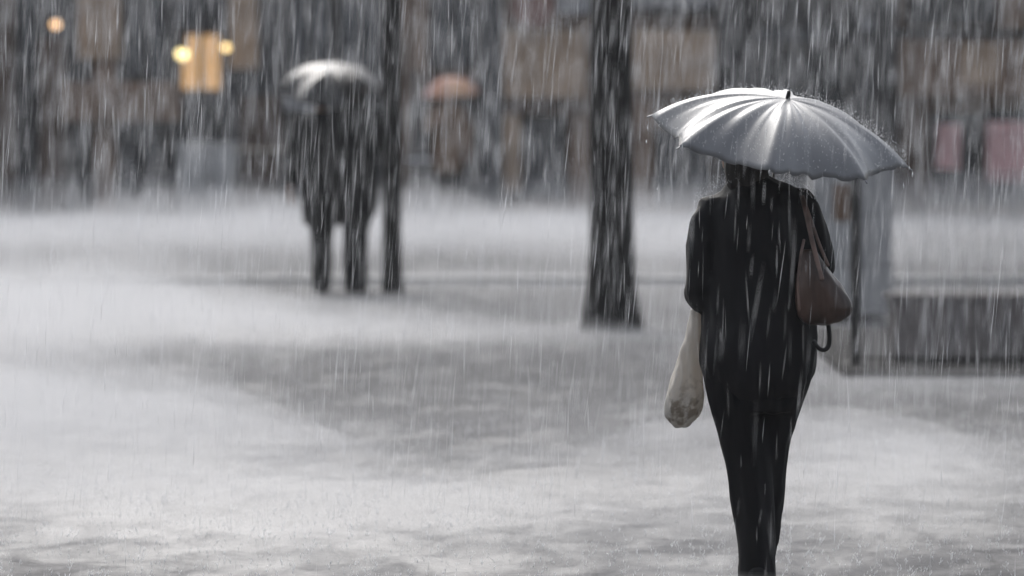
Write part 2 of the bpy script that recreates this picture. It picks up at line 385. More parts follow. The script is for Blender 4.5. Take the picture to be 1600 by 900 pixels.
# ------------------------------------------------------------------ street furniture near the shops
def cabinet(name, label, cat, px0, px1, py_top, py_base, depth, m, taper=0, poster=None):
    g = ground((px0 + px1) / 2, py_base)
    s = F / g.y
    W = (px1 - px0) / s; H = at(0, py_top, g.y).z
    t = thing(name, label, cat, (g.x, g.y, 0))
    bm = bmesh.new(); box(bm, -W / 2, W / 2, 0, depth, .06, H - .04, .02)
    for v in bm.verts:
        if v.co.z < .3: v.co.x *= 1 - taper
    obj('body', bm, m, t)
    bm = bmesh.new(); box(bm, -W / 2 - .02, W / 2 + .02, -.02, depth + .02, H - .04, H, .01); obj('lid', bm, m, t)
    bm = bmesh.new(); box(bm, -W / 2 * .8, W / 2 * .8, .03, depth - .03, 0, .06); obj('plinth', bm, M['platform'], t)
    bm = bmesh.new(); box(bm, -.004, .004, -.006, .01, .12, H - .1)
    box(bm, .03, .05, -.02, .01, H * .5, H * .5 + .12); obj('door_seam', bm, M['platform'], t)
    return t, s, W, H
M['cab_pale'] = mat('pale_grey_paint', (.5, .5, .5), .45, .15, 3, .1)
M['cab_grey'] = mat('blue_grey_paint', (.42, .42, .42), .45, .2, 3, .1)
cabinet('utility_cabinet', 'grey cabinet standing on the far pavement under the amber window', 'cabinet', 277, 368, 222, 352, .5, M['cab_grey'], .12)
t, s, W, H = cabinet('utility_cabinet', 'tall pale grey cabinet behind the thin black post and woman', 'cabinet', 1268, 1394, 232, 505, .45, M['cab_pale'])
bm = bmesh.new(); box(bm, (1302 - 1331) / s, (1336 - 1331) / s, -.012, .005, at(0, 345, t.location.y).z, at(0, 288, t.location.y).z); o = obj('sticker', bm, M['brown'], t); o['label'] = 'brown notice stuck on the cabinet'
for q in (.33, .62):
    bm = bmesh.new(); box(bm, -W / 2 + .01, W / 2 - .01, -.004, .01, H * q, H * q + .006)
    obj('panel_joint', bm, M['platform'], t)

def high_table(px0, px1, py_top, Y, label, m):
    a = at((px0 + px1) / 2, py_top, Y); W = (px1 - px0) * Y / F
    t = thing('standing_table', label, 'table', (a.x, Y, .06), group='high tables outside the shops')
    H = a.z - .06
    bm = bmesh.new(); box(bm, -W / 2, W / 2, -.2, .25, H - .05, H, .012); obj('tabletop', bm, m, t)
    for sx in (-1, 1):
        for sy in (-.15, .2):
            bm = bmesh.new(); tube(bm, [(sx * (W / 2 - .05), sy, 0), (sx * (W / 2 - .05), sy, H - .05)], .018, 8, cap=False); obj('leg', bm, M['black_plastic'], t)
M['tabletop'] = mat('pale_wet_tabletop', (.5, .51, .53), .2, .1, 4, .1)
M['tabletan'] = mat('tan_wet_tabletop', (.42, .37, .31), .2, .1, 4, .1)
high_table(634, 722, 246, 69.6, 'pale grey high table under the orange umbrella', M['tabletop'])
high_table(366, 446, 230, 69.4, 'tan high table beside the grey cabinet', M['tabletan'])

# ------------------------------------------------------------------ terrace at right: platform, post, glass screen, low wall
g = ground(1337, 578)
YT = g.y
s = F / YT
def tx(px): return (px - 800) * YT / F
bm = bmesh.new(); box(bm, tx(1306), 10, YT - .9, YT + 5.2, -.05, .035, .008); struct(obj('terrace_step', bm, M['platform']))
t = thing('glass_screen', 'frameless clear glass screen held by a thin black post at right', 'screen', (tx(1337), YT, .035))
bm = bmesh.new(); box(bm, -.029, .029, -.029, .029, 0, 1.25, .004); box(bm, -.07, .07, -.07, .07, 0, .012, .003); obj('post', bm, M['black_plastic'], t)
bm = bmesh.new(); box(bm, -.029, .029, -.029, .029, 0, 1.25, .004); box(bm, -.07, .07, -.07, .07, 0, .012, .003); obj('post', bm, M['black_plastic'], t, (2.6, 0, 0))
bm = bmesh.new(); box(bm, .031, 2.569, -.012, .012, .03, .048, .003); obj('bottom_rail', bm, M['black_plastic'], t)
def glass_mat():
    m = bpy.data.materials.new('wet_clear_glass'); m.use_nodes = True
    n = m.node_tree.nodes; l = m.node_tree.links; n.remove(n['Principled BSDF'])
    tr = n.new('ShaderNodeBsdfTransparent'); gl = n.new('ShaderNodeBsdfGlossy'); gl.inputs['Roughness'].default_value = .15
    df = n.new('ShaderNodeBsdfDiffuse'); df.inputs[0].default_value = (.5, .5, .52, 1)
    nz = n.new('ShaderNodeTexNoise'); nz.inputs['Scale'].default_value = 20; tc = n.new('ShaderNodeTexCoord'); mp = n.new('ShaderNodeMapping'); mp.inputs['Scale'].default_value = (1, 1, .1)
    l.new(tc.outputs['Object'], mp.inputs[0]); l.new(mp.outputs[0], nz.inputs[0])
    mr = n.new('ShaderNodeMapRange'); mr.inputs[1].default_value = .4; mr.inputs[2].default_value = .7; mr.inputs[3].default_value = .02; mr.inputs[4].default_value = .16
    l.new(nz.outputs[0], mr.inputs[0])
    m1 = n.new('ShaderNodeMixShader'); m1.inputs[0].default_value = .07; m2 = n.new('ShaderNodeMixShader')
    l.new(tr.outputs[0], m1.inputs[1]); l.new(gl.outputs[0], m1.inputs[2]); l.new(mr.outputs[0], m2.inputs[0]); l.new(m1.outputs[0], m2.inputs[1]); l.new(df.outputs[0], m2.inputs[2])
    l.new(m2.outputs[0], n['Material Output'].inputs[0])
    return m
M['clearglass'] = glass_mat()
bm = bmesh.new(); box(bm, .033, 2.567, -.004, .004, .052, 1.2); obj('glass_pane', bm, M['clearglass'], t)
# low tiled planter wall behind the glass
M['tile'] = mat('wet_brown_grey_tile', (.15, .13, .125), .6, .25, 3, .2)
M['soil'] = mat('wet_soil', (.03, .025, .02), .8, .4, 20, .5)
t = thing('planter_wall', 'low brown grey tiled planter wall behind the glass screen', 'planter', (0, 0, 0))
Yp = YT + .45
X0 = (1394 - 800) * Yp / F; zt = at(0, 461, Yp).z
bm = bmesh.new()
nx, nzr = 9, 2
W = 3.4
for i in range(nx):
    for k in range(nzr):
        box(bm, X0 + W / nx * i + .003, X0 + W / nx * (i + 1) - .003, Yp, Yp + .1, .04 + (zt - .08) * k / nzr + .003, .04 + (zt - .08) * (k + 1) / nzr - .003, .004)
obj('tiled_face', bm, M['tile'], t)
bm = bmesh.new(); box(bm, X0 + .01, X0 + W - .01, Yp + .02, Yp + .5, .035, zt - .05); obj('core', bm, M['platform'], t)
bm = bmesh.new(); box(bm, X0 - .02, X0 + W + .02, Yp - .02, Yp + .12, zt - .04, zt, .006); box(bm, X0 - .02, X0 + W, Yp + .44, Yp + .56, zt - .04, zt, .006); obj('coping', bm, M['tile'], t)
bm = bmesh.new(); box(bm, X0, X0 + W, Yp + .125, Yp + .435, zt - .09, zt - .045); obj('soil', bm, M['soil'], t)

# ------------------------------------------------------------------ trees
def tree(label, px_base, py_base, w_base, w_mid, w_top, lean, seed):
    g = ground(px_base, py_base); s = F / g.y
    t = thing('street_tree', label, 'tree', (g.x, g.y, 0), group='street trees on the paving')
    r_ = random.Random(seed)
    rb, rm, rt = w_base / s / 2, w_mid / s / 2, w_top / s / 2
    H = 5.2
    rings = []; seg = 40
    zs = [-.05, 0, .03, .08, .15, .3, .6, 1.0, 1.5, 2.0, 2.5, 3.0, 3.6, 4.3, H]
    for z in zs:
        if z < .6: r0 = rm + (rb - rm) * max(0, 1 - z / .6) ** 2
        else: r0 = rm + (rt - rm) * min(1.4, (z - .6) / 2.2)
        cx_ = lean * z + .02 * noise.noise(Vector((z * .9, seed, 0)))
        ring = []
        for k in range(seg):
            a = 2 * math.pi * k / seg
            f = 1 + .06 * noise.noise(Vector((math.cos(a) * 2, math.sin(a) * 2, z * .5 + seed))) + .035 * noise.noise(Vector((math.cos(a) * 8, math.sin(a) * 8, z * 1.2)))
            if z < .3: f += .10 * (1 - z / .3) * max(0, math.sin(a * 5 + seed))
            ring.append(Vector((cx_ + r0 * f * math.cos(a), r0 * f * math.sin(a), z)))
        rings.append(ring)
    bm = bmesh.new(); ring_loft(bm, rings)
    tips = []
    for i in range(7):
        a = i * 2.4 + seed; z0 = 3.0 + i * .3; L = r_.uniform(1.3, 2.0)
        p = Vector((lean * z0, 0, z0)); pts = [p]; 
        for k in range(1, 5):
            q = p + Vector((math.cos(a) * L * k / 4, math.sin(a) * L * k / 4, L * .22 * k + r_.uniform(-.08, .08))); pts.append(q)
        tube(bm, pts, [rt * .5, rt * .36, rt * .26, rt * .16, rt * .07], 10); tips += pts[1:]
    tips += [Vector((lean * H, 0, H))] * 2
    obj('trunk', bm, M['bark'], t, smooth=True)
    bm = bmesh.new()
    for _ in range(1500):
        c = r_.choice(tips) + Vector((r_.gauss(0, .42), r_.gauss(0, .42), r_.gauss(.25, .3)))
        if c.z < 3.15: continue
        u = Vector((r_.gauss(0, 1), r_.gauss(0, 1), r_.gauss(0, .6))).normalized() * r_.uniform(.04, .075)
        v = u.cross(Vector((r_.gauss(0, 1), r_.gauss(0, 1), r_.gauss(0, 1)))).normalized() * u.length * .55
        a0, a1, a2, a3 = [bm.verts.new(c + q) for q in (u, v + Vector((0, 0, .01)), -u, -v + Vector((0, 0, .01)))]
        bm.faces.new((a0, a1, a2)); bm.faces.new((a0, a2, a3))
    me = bpy.data.meshes.new('crown'); bm.to_mesh(me); bm.free(); link('crown', me, M['leaf'], t)
tree('thick dark tree trunk standing in the middle of the paving', 955, 516, 98, 72, 64, .0, 3)
tree('thin dark tree trunk just right of the couple', 613, 457, 33, 30, 33, .0, 8)

# ================================================================== PEOPLE
def hand(bm, w, palm_dir, fdir, side, curl, sc=1.0):
    """w wrist; fdir pointing direction; palm_dir = direction the palm faces; fingers curl towards it"""
    w = Vector(w); f = Vector(fdir).normalized(); p = (Vector(palm_dir) - f * Vector(palm_dir).dot(f)).normalized(); s_ = f.cross(p) * side
    tube(bm, [w - f * .02, w + f * .03 * sc, w + f * .085 * sc], [.026 * sc, .034 * sc, .038 * sc], 12, flat=.5, up=p)
    for k, L in enumerate((.072, .08, .074, .058)):
        b = w + f * .088 * sc + s_ * (.03 - .02 * k) * sc
        a = 0; pts = [b - f * .03]; q = b
        for j, l_ in enumerate((.45, .32, .23)):
            a += curl * (.9 + .12 * k)
            pts.append(q); q = q + (f * math.cos(a) + p * math.sin(a)) * L * l_ * sc
        pts.append(q)
        tube(bm, pts, [.0095 * sc, .009 * sc, .0085 * sc, .008 * sc, .007 * sc], 8, sub=2)
    b = w + f * .03 * sc + s_ * .028 * sc
    tube(bm, [b - s_ * .012, b + s_ * .02 + f * .02 + p * .012, b + s_ * .022 + f * .045 + p * .035], [.012 * sc, .011 * sc, .009 * sc], 8, sub=2)
def head(bm, c, sc=1.0):
    x, y, z = c          # centre of the skull; faces +y
    ball(bm, (x, y - .005, z + .015), (.074 * sc, .092 * sc, .098 * sc), 24)
    ball(bm, (x, y + .02, z - .045), (.058 * sc, .068 * sc, .07 * sc), 20)
    tube(bm, [(x, y + .088, z + .012), (x, y + .105, z - .018), (x, y + .095, z - .03)], [.008, .012, .012], 8)
    tube(bm, [(x - .022, y + .083, z - .06), (x, y + .09, z - .06), (x + .022, y + .083, z - .06)], .006, 8)
    for s_ in (-1, 1):
        ball(bm, (x + s_ * .076 * sc, y - .005, z - .005), (.012, .02, .032), 10)
        ball(bm, (x + s_ * .03, y + .084, z + .03), (.018, .01, .006), 8)
def eyes(c, parent):
    for s_ in (-1, 1):
        bm = bmesh.new(); ball(bm, (c[0] + s_ * .03, c[1] + .083, c[2] + .012), (.011, .008, .008), 10); obj('eye', bm, M['eye'], parent, smooth=True)
def hair(bm, c, sc=1.0, length=.1):
    x, y, z = c
    ball(bm, (x, y - .018, z + .03), (.083 * sc, .096 * sc, .10 * sc), 24)
    sect(bm, [(z + .05, x, y - .03, .081, .075), (z - .03, x, y - .04, .082, .065), (z - length * .7, x, y - .045, .074, .05), (z - length, x, y - .05, .055, .038)], 20)

# ---- the woman in black
g = ground(1185, 915)
WY = g.y
woman = thing('person', 'woman in black walking away under a silver umbrella, brown bag on shoulder', 'person', (g.x, g.y, 0))
HC = (-.045, .02, 1.515)
bm = bmesh.new()
head(bm, HC)
tube(bm, [(-.03, 0, 1.36), (-.04, .005, 1.47)], [.055, .047], 16)
sect(bm, [(.80, 0, 0, .15, .1), (1.0, 0, 0, .12, .085), (1.2, 0, 0, .15, .09), (1.34, -.01, 0, .16, .08), (1.39, -.02, 0, .07, .06)])
tube(bm, [(-.15, 0, 1.34), (-.215, -.01, 1.08)], [.05, .036], 12); tube(bm, [(-.215, -.01, 1.08), (-.205, .13, 1.025), (-.16, .25, 1.03)], [.036, .034, .024], 12)
hand(bm, (-.16, .25, 1.03), (0, 0, 1), (.6, .8, 0), -1, .5)
tube(bm, [(.15, 0, 1.36), (.212, .02, 1.13)], [.05, .036], 12); tube(bm, [(.212, .02, 1.13), (.13, .14, 1.2), (.085, .175, 1.255)], [.036, .03, .024], 12)
hand(bm, (.085, .165, 1.262), (-.3, .5, .1), (-.7, .3, .5), 1, 1.0)
for (x0, x1, yk, x2, yf) in ((-.09, -.037, .0, -.006, -.05), (.09, .035, .09, .003, .2)):
    tube(bm, [(x0, 0, .84), ((x0 + x1) / 2, yk * .6, .64), (x1, yk, .44), ((x1 + x2) / 2, (yk + yf) / 2, .25), (x2, yf, .07)], [.06, .05, .042, .038, .034], 14)
    tube(bm, [(x2, yf - .03, .05), (x2, yf + .06, .04), (x2, yf + .14, .03)], [.032, .034, .028], 10)
remesh('body', bm, .0075, M['skin'], woman, smooth_it=3)
eyes(HC, woman)
bm = bmesh.new(); hair(bm, HC, 1.0, .125); remesh('hair', bm, .01, M['hair'], woman, folds=.003, fs=(60, 60, 6), smooth_it=2)
bm = bmesh.new()
sect(bm, [(.66, -.01, .01, .145, .11), (.72, -.004, 0, .18, .125), (.757, .0, 0, .197, .135), (.80, -.005, 0, .207, .14), (.86, -.002, 0, .209, .142), (.95, .004, 0, .203, .135), (1.07, .008, -.005, .195, .128), (1.17, .015, -.01, .190, .124),
          (1.27, .012, -.01, .192, .118), (1.34, .0, -.008, .19, .108), (1.38, .002, -.004, .172, .095), (1.41, .0, 0, .13, .08), (1.435, -.015, 0, .09, .068), (1.455, -.035, 0, .062, .056)], 40)
tube(bm, [(-.03, 0, 1.38), (-.038, -.002, 1.455)], [.075, .056], 18)
tube(bm, [(-.155, -.002, 1.345), (-.198, -.012, 1.26), (-.211, -.016, 1.16), (-.214, -.015, 1.065), (-.208, .03, 1.04), (-.2, .12, 1.03)], [.055, .056, .055, .053, .052, .045], 18)
tube(bm, [(-.21, -.01, 1.06), (-.203, .0, 1.005)], [.05, .045], 14)
tube(bm, [(.125, 0, 1.365), (.178, .0, 1.30), (.206, .005, 1.21), (.214, .02, 1.12)], [.056, .058, .054, .05], 18)
tube(bm, [(.214, .02, 1.12), (.17, .09, 1.17), (.115, .15, 1.225)], [.05, .045, .034], 16)
remesh('coat', bm, .009, M['cloth'], woman, folds=.011, seed=1)
bm = bmesh.new()
sect(bm, [(.62, -.005, .01, .14, .11), (.72, 0, .01, .175, .12), (.80, 0, 0, .185, .122), (.9, 0, 0, .17, .11)], 30)
tube(bm, [(-.085, 0, .82), (-.088, 0, .745), (-.08, .0, .645), (-.06, .0, .534), (-.037, .0, .42), (-.024, -.01, .31), (-.012, -.03, .21), (-.008, -.045, .1), (-.006, -.05, .01)], [.10, .104, .092, .082, .076, .076, .070, .064, .068], 20)
tube(bm, [(.09, 0, .82), (.09, .01, .757), (.066, .04, .645), (.045, .06, .534), (.036, .08, .42), (.03, .1, .31), (.02, .13, .2), (.006, .17, .1), (.0, .19, .05)], [.10, .10, .088, .076, .073, .066, .062, .057, .058], 20)
remesh('trousers', bm, .009, M['trouser'], woman, folds=.007, fs=(16, 16, 2.6), seed=4)
for (x2, yf) in ((-.006, -.05), (.003, .2)):
    bm = bmesh.new(); tube(bm, [(x2, yf - .05, .045), (x2, yf + .05, .045), (x2, yf + .17, .03)], [.042, .045, .034], 14, flat=1); 
    for v in bm.verts: v.co.z = max(v.co.z, .001)
    remesh('shoe', bm, .008, M['shoe'], woman)

# ---- umbrella builder: canopy in local frame, axis +z, rim plane z=0
def umbrella(label, cat, loc, axis_tilt, R0, H, m, rot0, shaft_len, group=None, droop=.07, handle=True, flip=None, creases=0.0):
    t = thing('umbrella', label, cat, loc, group=group)
    t.rotation_mode = 'QUATERNION'; t.rotation_quaternion = axis_tilt
    NR, NA, NRAD = 8, 16, 22
    bm = bmesh.new(); grid = []
    for j in range(NRAD + 1):
        tt = j / NRAD; row = []
        for i in range(NR * NA):
            a = rot0 + 2 * math.pi * i / (NR * NA)
            ph = (i % NA) / NA; k = i // NA
            mid = math.sin(math.pi * ph)
            chord = math.cos(math.pi / NR) / math.cos(math.pi / NR * (2 * ph - 1))
            r = R0 * tt * (1 + (chord - 1) * min(1, tt * 1.4) - .10 * mid * tt ** 3)
            z = H * (1 - tt ** 2.35) - .004 * mid * math.sin(ph * 9.4) ** 2 * tt + .004 * tt ** 8 * noise.noise(Vector((a * 6, 1, 2))) - droop * .22 * mid * tt ** 1.5 * (1 - .35 * tt) - .012 * tt ** 6
            # tension creases fanning out near the ribs and from the crown
            z += creases * tt * (1 - tt * .35) * (noise.noise(Vector((math.cos(a) * 7, math.sin(a) * 7, tt * 1.1))) + .6 * noise.noise(Vector((math.cos(a) * 15, math.sin(a) * 15, 3 + tt))))
            if flip is not None and (k == flip or k == (flip + 1) % NR) and tt > .25:
                q = mid if k == flip else mid
                z += .055 * (tt - .25) * (.35 + .65 * mid if k == flip else .3 * (1 - ph))
            row.append(bm.verts.new((r * math.cos(a), r * math.sin(a), z)))
            if j == 0: break
        grid.append(row)
    n = NR * NA
    for i in range(n): bm.faces.new((grid[0][0], grid[1][i], grid[1][(i + 1) % n]))
    for j in range(1, NRAD):
        for i in range(n): bm.faces.new((grid[j][i], grid[j + 1][i], grid[j + 1][(i + 1) % n], grid[j][(i + 1) % n]))
    bmesh.ops.recalc_face_normals(bm, faces=bm.faces)
    cp = [[v.co.copy() for v in row] for row in grid]
    o = obj('canopy', bm, m, t, smooth=True)
    sm = o.modifiers.new('s', 'SOLIDIFY'); sm.thickness = .0016; sm.offset = 1
    for k in range(NR):
        pts = [cp[j][k * NA if j else 0] - Vector((0, 0, .006)) for j in range(0, NRAD + 1, 3)]
        pts[0] = Vector((0, 0, H - .02))
        tip = cp[NRAD][k * NA]; out = Vector((tip.x, tip.y, 0)).normalized()
        bm = bmesh.new(); tube(bm, pts + [tip + out * .012 - Vector((0, 0, .008))], [.0022] * (len(pts)) + [.003], 8, sub=2)
        a2 = cp[NRAD // 2][k * NA]; tube(bm, [(0, 0, H - .22), a2 - Vector((0, 0, .008))], .002, 6)
        obj('rib', bm, M['steel'], t, smooth=True)
    bm = bmesh.new(); tube(bm, [(0, 0, H - .004), (0, 0, H + .012), (0, 0, H + .028)], [.009, .008, .0065], 12); obj('ferrule', bm, M['black_plastic'], t, smooth=True)
    bm = bmesh.new(); tube(bm, [(0, 0, H - .01), (0, 0, H - shaft_len)], .0055, 10); obj('shaft', bm, M['steel'], t, smooth=True)
    bm = bmesh.new(); tube(bm, [(0, 0, H - shaft_len + .09), (0, 0, H - shaft_len + .04), (0, 0, H - shaft_len)], [.013, .015, .014], 14); obj('handle', bm, M['black_plastic'], t, smooth=True)
    return t
ctr = at(1219, 219, WY + .10)
ax = Vector((math.sin(R(9.7)), -math.sin(R(13.0)), 1)).normalized()
q = Vector((0, 0, 1)).rotation_difference(ax)
umbrella('silver grey umbrella held over the woman, tilted with rib tips dripping', 'umbrella', ctr, q, .468, .152, M['canopy_fabric'], R(-6), .50, creases=.030, droop=.11, flip=2)

# ---- cream plastic bag
pb = thing('carrier_bag', 'long cream plastic bag with grey smudged foot hanging from the left elbow', 'bag', (woman.location.x, woman.location.y, 0))
def bag_section(z, l, r, ry): return (z, ((l + r) / 2 - 1185) / 440, .03, (r - l) / 880, ry)
def zpx(py): return (915 - py) / 440
bm = bmesh.new()
sect(bm, [bag_section(zpx(482), 1078, 1098, .022), bag_section(zpx(500), 1075, 1098, .025), bag_section(zpx(530), 1068, 1097, .03), bag_section(zpx(560), 1059, 1096, .035), bag_section(zpx(590), 1049, 1097, .045), bag_section(zpx(616), 1042, 1099, .05),
          bag_section(zpx(636), 1038, 1098, .053), bag_section(zpx(650), 1038, 1092, .048), bag_section(zpx(661), 1044, 1082, .035), bag_section(zpx(668), 1054, 1072, .015)], 28)
remesh('bag_film', bm, .0055, M['plastic'], pb, folds=.005, fs=(34, 34, 5), smooth_it=2)
bm = bmesh.new()
for s_ in (-.015, .015):
    tube(bm, [((1088 - 1185) / 440, .03 + s_, zpx(484)), (-.2, .085, 1.0), (-.255, .08, 1.05), (-.205, .085 + s_, 1.09), (-.15, .08, 1.04), ((1092 - 1185) / 440, .03 + s_, zpx(484))], .006, 8, flat=.4, sub=4)
obj('handle', bm, M['plastic'], pb, smooth=True)

# ---- brown handbag
hb = thing('handbag', 'brown leather slouchy handbag hanging from the right shoulder', 'bag', (woman.location.x, woman.location.y, 0))
def hp(px, py, y): return Vector(((px - 1185) / 440, y, zpx(py)))
bm = bmesh.new()
prof = [(388, 1252, 1272, .02), (405, 1246, 1282, .035), (425, 1242, 1296, .05), (445, 1239, 1312, .06), (462, 1238, 1323, .065), (478, 1240, 1328, .066), (490, 1243, 1324, .06), (499, 1250, 1310, .045), (504, 1262, 1290, .025)]
sect(bm, [(zpx(p), ((l_ + r_) / 2 - 1185) / 440, -.13, (r_ - l_) / 880, ry) for p, l_, r_, ry in reversed(prof)], 28)
remesh('bag_body', bm, .007, M['bag_leather'], hb, folds=.005, fs=(20, 20, 5), smooth_it=4, seed=3)
bm = bmesh.new(); tube(bm, [hp(1250, 300, .02), hp(1252, 310, -.07), hp(1258, 340, -.125), hp(1264, 370, -.15), hp(1272, 405, -.165), hp(1279, 432, -.185)], .009, 10, flat=.4); obj('strap', bm, M['strap'], hb, smooth=True)
bm = bmesh.new(); tube(bm, [hp(1250, 300, .05), hp(1254, 312, -.05), hp(1265, 345, -.09), hp(1277, 380, -.11), hp(1290, 412, -.13)], .006, 10, flat=.4); obj('strap', bm, M['strap'], hb, smooth=True)
bm = bmesh.new(); tube(bm, [hp(1252, 372, -.145), hp(1246, 400, -.17), hp(1242, 440, -.19), hp(1244, 480, -.185)], .005, 8, flat=.4); obj('piping', bm, M['strap'], hb, smooth=True)
bm = bmesh.new(); tube(bm, [hp(1289, 495, -.13), hp(1292, 518, -.13), hp(1291, 536, -.13), hp(1284, 543, -.13), hp(1275, 540, -.13), hp(1268, 530, -.13)], .0085, 10, sub=4); obj('strap_loop', bm, M['black_plastic'], hb, smooth=True)

# ---- generic walker
def walker(label, px, py, height, coat_m, trou_m, rz=0, coat_w=1.0, coat_len=.5, arm=None, seed=0, stance=.07, hm=None, zg=0, group=None):
    g = ground(px, py) if py else Vector(px)
    t = thing('person', label, 'person', (g.x, g.y, zg), rz, group)
    k = height / 1.72
    def S_(pts): return [tuple(c * k for c in p) for p in pts]
    def Rr(r): return [c * k for c in r]
    hc = (0, .02 * k, 1.6 * k)
    arm = arm or (.12, .25, 1.2)
    bm = bmesh.new(); head(bm, hc, k)
    tube(bm, S_([(0, 0, 1.42), (0, .005, 1.54)]), Rr([.06, .05]), 14)
    sect(bm, [(z * k, 0, 0, a * k, b * k) for z, a, b in ((.85, .16, .1), (1.05, .13, .09), (1.3, .17, .1), (1.43, .15, .08), (1.47, .06, .06))])
    for s_ in (-1, 1):
        if s_ == 1: wr = arm; el = (.25, .02, 1.15)
        else: wr = (-.26, .05, .86); el = (-.25, -.02, 1.13)
        tube(bm, S_([(s_ * .17, 0, 1.42), el]), Rr([.052, .04]), 10); tube(bm, S_([el, wr]), Rr([.04, .026]), 10)
        if s_ == 1: hand(bm, [c * k for c in wr], (-.3, .5, .1), (-.5, .3, .7), 1, 1.0)
        else: hand(bm, [c * k for c in wr], (1, 0, 0), (0, .1, -1), 1, .3)
        tube(bm, S_([(s_ * .08, 0, .88), (s_ * stance, .02 * s_, .48), (s_ * stance * .9, .05 * s_, .08)]), Rr([.09, .055, .036]), 12)
        tube(bm, S_([(s_ * stance, .05 * s_ - .03, .05), (s_ * stance, .05 * s_ + .14, .035)]), Rr([.034, .03]), 10)
    remesh('body', bm, .013, M['skin'], t, smooth_it=2)
    eyes(hc, t)
    bm = bmesh.new(); hair(bm, hc, 1.0, .07 + .05 * (seed % 2)); remesh('hair', bm, .014, hm or M['hair'], t, folds=.003, smooth_it=2)
    bm = bmesh.new(); cw = coat_w
    cl = coat_len
    sect(bm, [(z * k, 0, 0, a * k * cw, b * k) for z, a, b in ((cl, .15, .13), (cl + .02, .165, .14), (.85, .19, .15), (1.05, .19, .14), (1.25, .21, .14), (1.38, .20, .12), (1.45, .14, .10), (1.5, .07, .07))], 32)
    for s_ in (-1, 1):
        if s_ == 1: wr = arm; el = (.25 * cw, .02, 1.15)
        else: wr = (-.26 * cw, .05, .9); el = (-.255 * cw, -.02, 1.13)
        tube(bm, S_([(s_ * .17 * cw, 0, 1.41), el]), Rr([.072, .06]), 14); tube(bm, S_([el, wr]), Rr([.06, .045]), 14)
    remesh('coat', bm, .015, coat_m, t, folds=.008, seed=seed)
    bm = bmesh.new()
    sect(bm, [(z * k, 0, 0, a * k, b * k) for z, a, b in ((.72, .14, .11), (.85, .17, .12), (.95, .16, .11))], 24)
    for s_ in (-1, 1):
        tube(bm, S_([(s_ * .085, 0, .85), (s_ * stance, .02 * s_, .48), (s_ * stance * .9, .04 * s_, .2), (s_ * stance * .9, .05 * s_, .05)]), Rr([.098, .075, .068, .066]), 16)
    remesh('trousers', bm, .015, trou_m, t, folds=.006, seed=seed + 2)
    for s_ in (-1, 1):
        bm = bmesh.new(); tube(bm, S_([(s_ * stance * .9, .05 * s_ - .05, .048), (s_ * stance * .9, .05 * s_ + .05, .05), (s_ * stance * .95, .05 * s_ + .18, .034)]), Rr([.044, .046, .034]), 12)
        for v in bm.verts: v.co.z = max(v.co.z, .002)
        remesh('shoe', bm, .012, M['shoe'], t)
    return t
walker('person in long dark coat at the left half of the couple', 503, 458, 1.74, M['dark_coat'], M['trouser'], R(4), .95, .56, seed=2, stance=.02, arm=(.1, .28, 1.25), group='couple sharing the dark umbrella')
walker('person in dark coat beside the thin tree, right half of the couple', 556, 459, 1.82, M['dark_coat'], M['trouser'], R(-6), .95, .60, seed=5, stance=.028, arm=(-.02, .28, 1.3), group='couple sharing the dark umbrella')
cY = ground(530, 457).y
umbrella('dark umbrella with a wet white gleam on top, over the couple', 'umbrella', at(526, 140, cY + .05), Vector((0, 0, 1)).rotation_difference(Vector((.10, -.30, 1)).normalized()), .52, .20, M['dark_canopy'], R(10), .62, creases=.012)
# ---- person under the orange umbrella by the shops
p3 = at(700, 340, 69.0)
walker('blurred person in brown coat under the orange pink umbrella', (p3.x, 68.4, 0), None, 1.66, M['brown_coat'], M['dark_coat'], R(170), 1.0, .6, seed=4, arm=(.1, .28, 1.22), zg=.06)
umbrella('small orange and pink umbrella in front of the shops', 'umbrella', at(704, 146, 68.4), Vector((0, 0, 1)).rotation_difference(Vector((-.08, -.1, 1)).normalized()), .36, .2, M['orange_canopy'], R(15), .55, creases=.01)

# ================================================================== WEATHER
def drop_mesh(name, P, D, L, RAD, m):
    """thin tapered spindles: P centres, D unit directions, L lengths, RAD radii"""
    n = len(P)
    ref = np.tile(np.array([0, 1.0, 0]), (n, 1)); U = np.cross(D, ref); U /= np.linalg.norm(U, axis=1)[:, None]; V = np.cross(D, U)
    verts = np.empty((n, 5, 3))
    verts[:, 0] = P - D * L[:, None] / 2; verts[:, 4] = P + D * L[:, None] / 2
    for k in range(3):
        a = 2 * math.pi * k / 3
        verts[:, 1 + k] = P - D * (L * .12)[:, None] + (U * math.cos(a) + V * math.sin(a)) * RAD[:, None]
    tri = np.array([[0, 2, 1], [0, 3, 2], [0, 1, 3], [4, 1, 2], [4, 2, 3], [4, 3, 1]])
    faces = (np.arange(n)[:, None, None] * 5 + tri[None]).reshape(-1)
    me = bpy.data.meshes.new(name); me.vertices.add(n * 5); me.vertices.foreach_set('co', verts.reshape(-1).astype(np.float32))
    me.loops.add(len(faces)); me.loops.foreach_set('vertex_index', faces.astype(np.int32))
    nf = len(faces) // 3; me.polygons.add(nf); me.polygons.foreach_set('loop_start', np.arange(0, nf * 3, 3, dtype=np.int32))
    me.polygons.foreach_set('use_smooth', np.ones(nf, dtype=bool))
    me.update(calc_edges=True); me.validate()
    return struct(link(name, me, m), 'stuff')
def water_mat(name, base, rough):
    m = mat(name, base, rough, .1, 2, 0, .8)
    return m
M['rain'] = water_mat('falling_water', (.8, .81, .83), .25)
